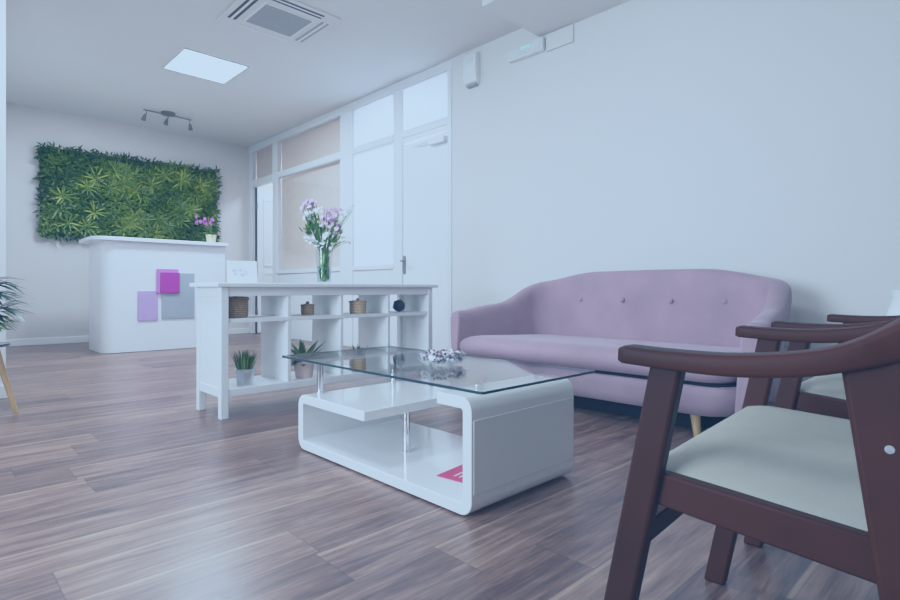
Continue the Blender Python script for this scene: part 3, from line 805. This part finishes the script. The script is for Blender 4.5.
# ------------------------------------------------------------------ armchairs
def make_chair():
    """local: x right (facing +y), origin between the front feet"""
    t = thing('armchair', '', 'armchair', (0, 0, 0), 0, 'wooden armchairs facing the coffee table')
    HWc = .305
    for s in (-1, 1):
        x0, x1 = s * HWc - .015, s * HWc + .015
        # front leg leaning back
        G().hexa([(x0, -.018, 0), (x1, -.018, 0), (x1, .028, 0), (x0, .028, 0)],
                 [(x0, -.136, .598), (x1, -.136, .598), (x1, -.090, .596), (x0, -.090, .596)]).build('front_leg', M['wood'], t, bevel=.006)
        # rear leg
        G().hexa([(x0, -.450, 0), (x1, -.450, 0), (x1, -.400, 0), (x0, -.400, 0)],
                 [(x0, -.380, .628), (x1, -.380, .628), (x1, -.316, .612), (x0, -.316, .612)]).build('rear_leg', M['wood'], t, bevel=.006)
        # side rail
        xa, xb = (s * (HWc - .012) - .012, s * (HWc - .012) + .012)
        G().hexa([(xa, -.405, .354), (xb, -.405, .354), (xb, -.075, .388), (xa, -.075, .388)],
                 [(xa, -.405, .408), (xb, -.405, .408), (xb, -.075, .436), (xa, -.075, .436)]).build('side_rail', M['wood'], t, bevel=.004)
        # armrest sweeping back and in
        pth = catmull([(s * .305, -.052, .604), (s * .306, -.12, .601), (s * .308, -.20, .601), (s * .308, -.28, .610), (s * .304, -.335, .626), (s * .294, -.39, .652), (s * .262, -.45, .686), (s * .19, -.50, .706)], 6)
        rings = []
        for i, p in enumerate(pth):
            a = pth[max(i - 1, 0)]; b = pth[min(i + 1, len(pth) - 1)]; d = (b - a).normalized()
            side = d.cross(Vector((0, 0, 1))).normalized(); up = side.cross(d)
            f_ = i / (len(pth) - 1); w = .027 + .004 * math.sin(PI * f_); hh = .0132 + .002 * sst(.05, .45, f_) + .016 * sst(.5, .9, f_)
            if f_ > .6: w = .027 - .010 * sst(.6, 1, f_)
            pf = [(math.copysign(abs(math.cos(q_)) ** .32, math.cos(q_)) * w, math.copysign(abs(math.sin(q_)) ** .32, math.sin(q_)) * hh) for q_ in [2 * PI * (k + .5) / 16 for k in range(16)]]
            rings.append([p + side * u_ + up * v_ for u_, v_ in pf])
        c0 = sum(rings[0], Vector()) / 16
        e1 = [c0 + (p - c0) * .8 + Vector((0, .007, 0)) for p in rings[0]]
        q = G(); q.ring_loft([e1] + rings); q.build('armrest', M['wood'], t, ang=45)
        k = G(); k.lathe([(.001, .0015), (.0045, .001), (.005, 0)], seg=12)
        o = k.build('screw_cap', M['grille'], t); o.location = (s * (HWc + .0155), -.362, .522); o.rotation_euler = (0, s * PI / 2, 0)
    # curved top rail joining the arms
    pth = catmull([(-.20, -.495, .705), (-.10, -.525, .712), (0, -.535, .714), (.10, -.525, .712), (.20, -.495, .705)], 6)
    rings = []
    for i, p in enumerate(pth):
        a = pth[max(i - 1, 0)]; b = pth[min(i + 1, len(pth) - 1)]; d = (b - a).normalized(); side = d.cross(Vector((0, 0, 1))).normalized()
        rings.append([p + side * u_ + Vector((0, 0, v_)) for u_, v_ in ((-.016, -.034), (.016, -.034), (.018, 0), (.014, .034), (-.014, .034), (-.018, 0))])
    q = G(); q.ring_loft(rings); q.build('top_rail', M['wood'], t, ang=60, bevel=.003)
    G().box((-.29, -.10, .384), (.29, -.075, .432)).build('front_rail', M['wood'], t, bevel=.004)
    G().box((-.29, -.39, .36), (.29, -.365, .41)).build('rear_rail', M['wood'], t, bevel=.004)
    G().hexa([(-.29, -.074, .315), (.29, -.074, .315), (.29, -.050, .315), (-.29, -.050, .315)], [(-.29, -.082, .355), (.29, -.082, .355), (.29, -.058, .355), (-.29, -.058, .355)]).build('stretcher', M['wood'], t, bevel=.003)
    # seat cushion
    rg = []
    for z, ins in ((.430, .012), (.434, .002), (.446, .0), (.458, .003), (.468, .014), (.478, .040), (.486, .085), (.491, .14)):
        rg.append([(x, y, z - .040 + .055 * (y + .30)) for x, y in rrect(-.290 + ins, -.50 + ins, .290 - ins, -.064 - ins, .03, 6)])
    q = G(); q.ring_loft(rg); q.build('seat', M['ivory'], t, ang=70)
    # backrest pad
    rg = []
    for dy, ins in ((0, .02), (.006, .006), (.02, 0), (.034, .006), (.042, .03), (.045, .07)):
        rg.append([(x, -.52 + dy + .07 * (abs(x) / .24) ** 2 - .12 * (z - .46), z) for x, z in rrect(-.245 + ins, .475 + ins, .245 - ins, .69 - ins, .04, 6)])
    q = G(); q.ring_loft(rg); q.build('backrest', M['ivory'], t, ang=70)
    return t
ch = make_chair()
ch['label'] = 'nearest brown wooden armchair with pale seat, cut by the right edge'
ch.location = (1.073, .482, 0); ch.rotation_euler = (0, 0, R(3.8))
c2 = copy_tree(ch)
c2['label'] = 'second brown wooden armchair, behind the nearest one beside the sofa'
c2.location = (1.955, .502, 0); c2.rotation_euler = (0, 0, 0)

# floor vase half out of frame
t = thing('floor_vase', 'bright white tall vase by the wall at the right edge', 'vase', (3.42, .372, 0)); t.scale = (1, 1, 1.07)
G().lathe([(.03, 0), (.085, 0), (.10, .05), (.115, .25), (.105, .45), (.075, .56), (.055, .62), (.062, .655), (.055, .655), (.048, .62), (.03, .60)], seg=28).build('vase_body', mat('bright_white_ceramic', (.92, .93, .95), .3, var=.01), t)

# ------------------------------------------------------------------ side table with plant (left edge)
SC = (.195, 4.09)
t = thing('side_table', 'round dark-topped side table with splayed oak legs at left edge', 'side table', (SC[0], SC[1], 0))
G().lathe([(.002, .379), (.182, .379), (.188, .383), (.188, .389), (.184, .393), (.002, .393)], seg=40).build('table_top', M['dark_glass'], t)
d0 = Vector((.393 - SC[0], 3.947 - SC[1], 0)).normalized()
for k in range(3):
    d = Matrix.Rotation(2 * PI * k / 3, 3, 'Z') @ d0
    q = G(); q.tube([d * .245, d * .135 + Vector((0, 0, .379))], [.012, .019], 14); q.build('leg', M['oak'], t)
t = thing('potted_plant', 'leafy green plant on the side table at the left edge', 'plant', (.225, 4.06, .3935))
G().lathe(pot_shape(.055, .07, .11), seg=24).build('pot', M['plastic'], t)
g = G()
for i in range(7):
    a = rng.uniform(0, 2 * PI); g.tube(catmull([(0, 0, .09), (.03 * math.cos(a), .03 * math.sin(a), .2), (.08 * math.cos(a), .08 * math.sin(a), .36)], 5), .004, 6)
g.build('stems', M['stem'], t)
g = G()
for i in range(90):
    a = rng.uniform(-1.2, 1.2) - R(44) if i < 72 else rng.uniform(0, 2 * PI); z = rng.uniform(.17, .38); rr = rng.uniform(.05, .14)
    g.leaf((rr * math.cos(a), rr * math.sin(a), z), (math.cos(a), math.sin(a), rng.uniform(-.1, .7)), (0, 0, 1), rng.uniform(.12, .19), .038, rng.uniform(.4, 1.0), rng.uniform(.0, .55), 5)
for i in range(60):
    a = rng.uniform(-1.2, 1.2) - R(44); z = rng.uniform(.09, .19); rr = rng.uniform(.08, .17)
    g.leaf((rr * math.cos(a), rr * math.sin(a), z), (math.cos(a), math.sin(a), rng.uniform(-.3, .4)), (0, 0, 1), rng.uniform(.05, .08), .03, rng.uniform(.4, 1.), rng.uniform(.6, 1), 4)
g.build('leaves', M['ficus'], t, tones=True)

# ------------------------------------------------------------------ lights
def area(name, loc, rot, size, power, col=(1, 1, 1), sy=None):
    l = bpy.data.lights.new(name, 'AREA'); l.energy = power; l.color = col; l.size = size
    if sy: l.shape = 'RECTANGLE'; l.size_y = sy
    o = bpy.data.objects.new(name, l); COL.objects.link(o); o.location = loc; o.rotation_euler = rot
    return o
area('panel_lamp', (2.135, 5.86, ZC - .03), (0, 0, 0), .6, 82, (1, .96, .91))
area('added_fill_near', (.6, 3.2, ZC - .03), (0, 0, 0), .7, 72, (1, .96, .91))  # unseen fill light, added to brighten the coffee table top
area('added_fill_rear', (-1.2, .6, ZC - .03), (0, 0, 0), .9, 40, (1, .96, .91))  # unseen fill light, added to lift faces turned towards the camera
wl = area('window_lamp', (-2.4, 1.75, 1.4), (R(90), 0, R(-90)), 1.7, 72, (1, .99, .97), 1.6)
wl.data.spread = R(105)
area('counter_lamp', (1.5, 7.1, ZC - .03), (0, 0, 0), .4, 20, (1, .96, .90))
area('office_lamp', (XR + .9, 4.85, ZC - .05), (0, 0, 0), .8, 100, (.97, .98, 1))
area('lobby_lamp', (XR + .9, 7.8, ZC - .05), (0, 0, 0), .5, 45, (1, .97, .94))
w = bpy.data.worlds.new('world'); scene.world = w; w.use_nodes = True
bg = w.node_tree.nodes['Background']; bg.inputs[0].default_value = (1, .985, .965, 1); bg.inputs[1].default_value = .48

# ------------------------------------------------------------------ camera
cam = bpy.data.cameras.new('camera'); co = bpy.data.objects.new('camera', cam); COL.objects.link(co)
cam.sensor_width = 36; cam.lens = 36 * 549 / 900; cam.clip_start = .02
co.location = (0, 0, CAMH); co.rotation_euler = (PI / 2, 0, -R(44)); cam.shift_y = -10 / 900
scene.camera = co

# ------------------------------------------------------------------ colour grade: soft contrast with a blue lift, as in the photograph
vs = scene.view_settings
vs.view_transform = 'Standard'; vs.look = 'None'; vs.exposure = 0; vs.gamma = 1
def s2l(c): return c / 12.92 if c <= .04045 else ((c + .055) / 1.055) ** 2.4
def l2s(c): return c * 12.92 if c <= .0031308 else 1.055 * c ** (1 / 2.4) - .055
vs.use_curve_mapping = True
cm = vs.curve_mapping
cm.use_clip = True
cm.clip_min_x = 0; cm.clip_min_y = 0; cm.clip_max_x = 1; cm.clip_max_y = 1
cm.extend = 'HORIZONTAL'
WL = 3.0                                   # scene light that maps to white
cm.black_level = (0, 0, 0); cm.white_level = (WL, WL, WL)
def shoulder(x):
    x *= 1 - .32 * math.exp(-x / .09)
    return x if x < .5 else .5 + .5 * (1 - math.exp(-(x - .5) / .5))
XS = [0, .01, .03, .07, .14, .25, .4, .6, .85, 1.2, 1.7, 3.0]
for ch_, (lift, gain) in enumerate(((18 / 255, 182 / 255), (37 / 255, 185 / 255), (58 / 255, 185 / 255))):
    cv = cm.curves[ch_]
    while len(cv.points) > 2: cv.points.remove(cv.points[1])
    for i, x in enumerate(XS):
        yv = s2l(min(1, lift + gain * l2s(shoulder(x))))
        if i == 0: cv.points[0].location = (0, yv)
        elif i == len(XS) - 1: cv.points[-1].location = (1, yv)
        else: cv.points.new(x / WL, yv)
cm.update()
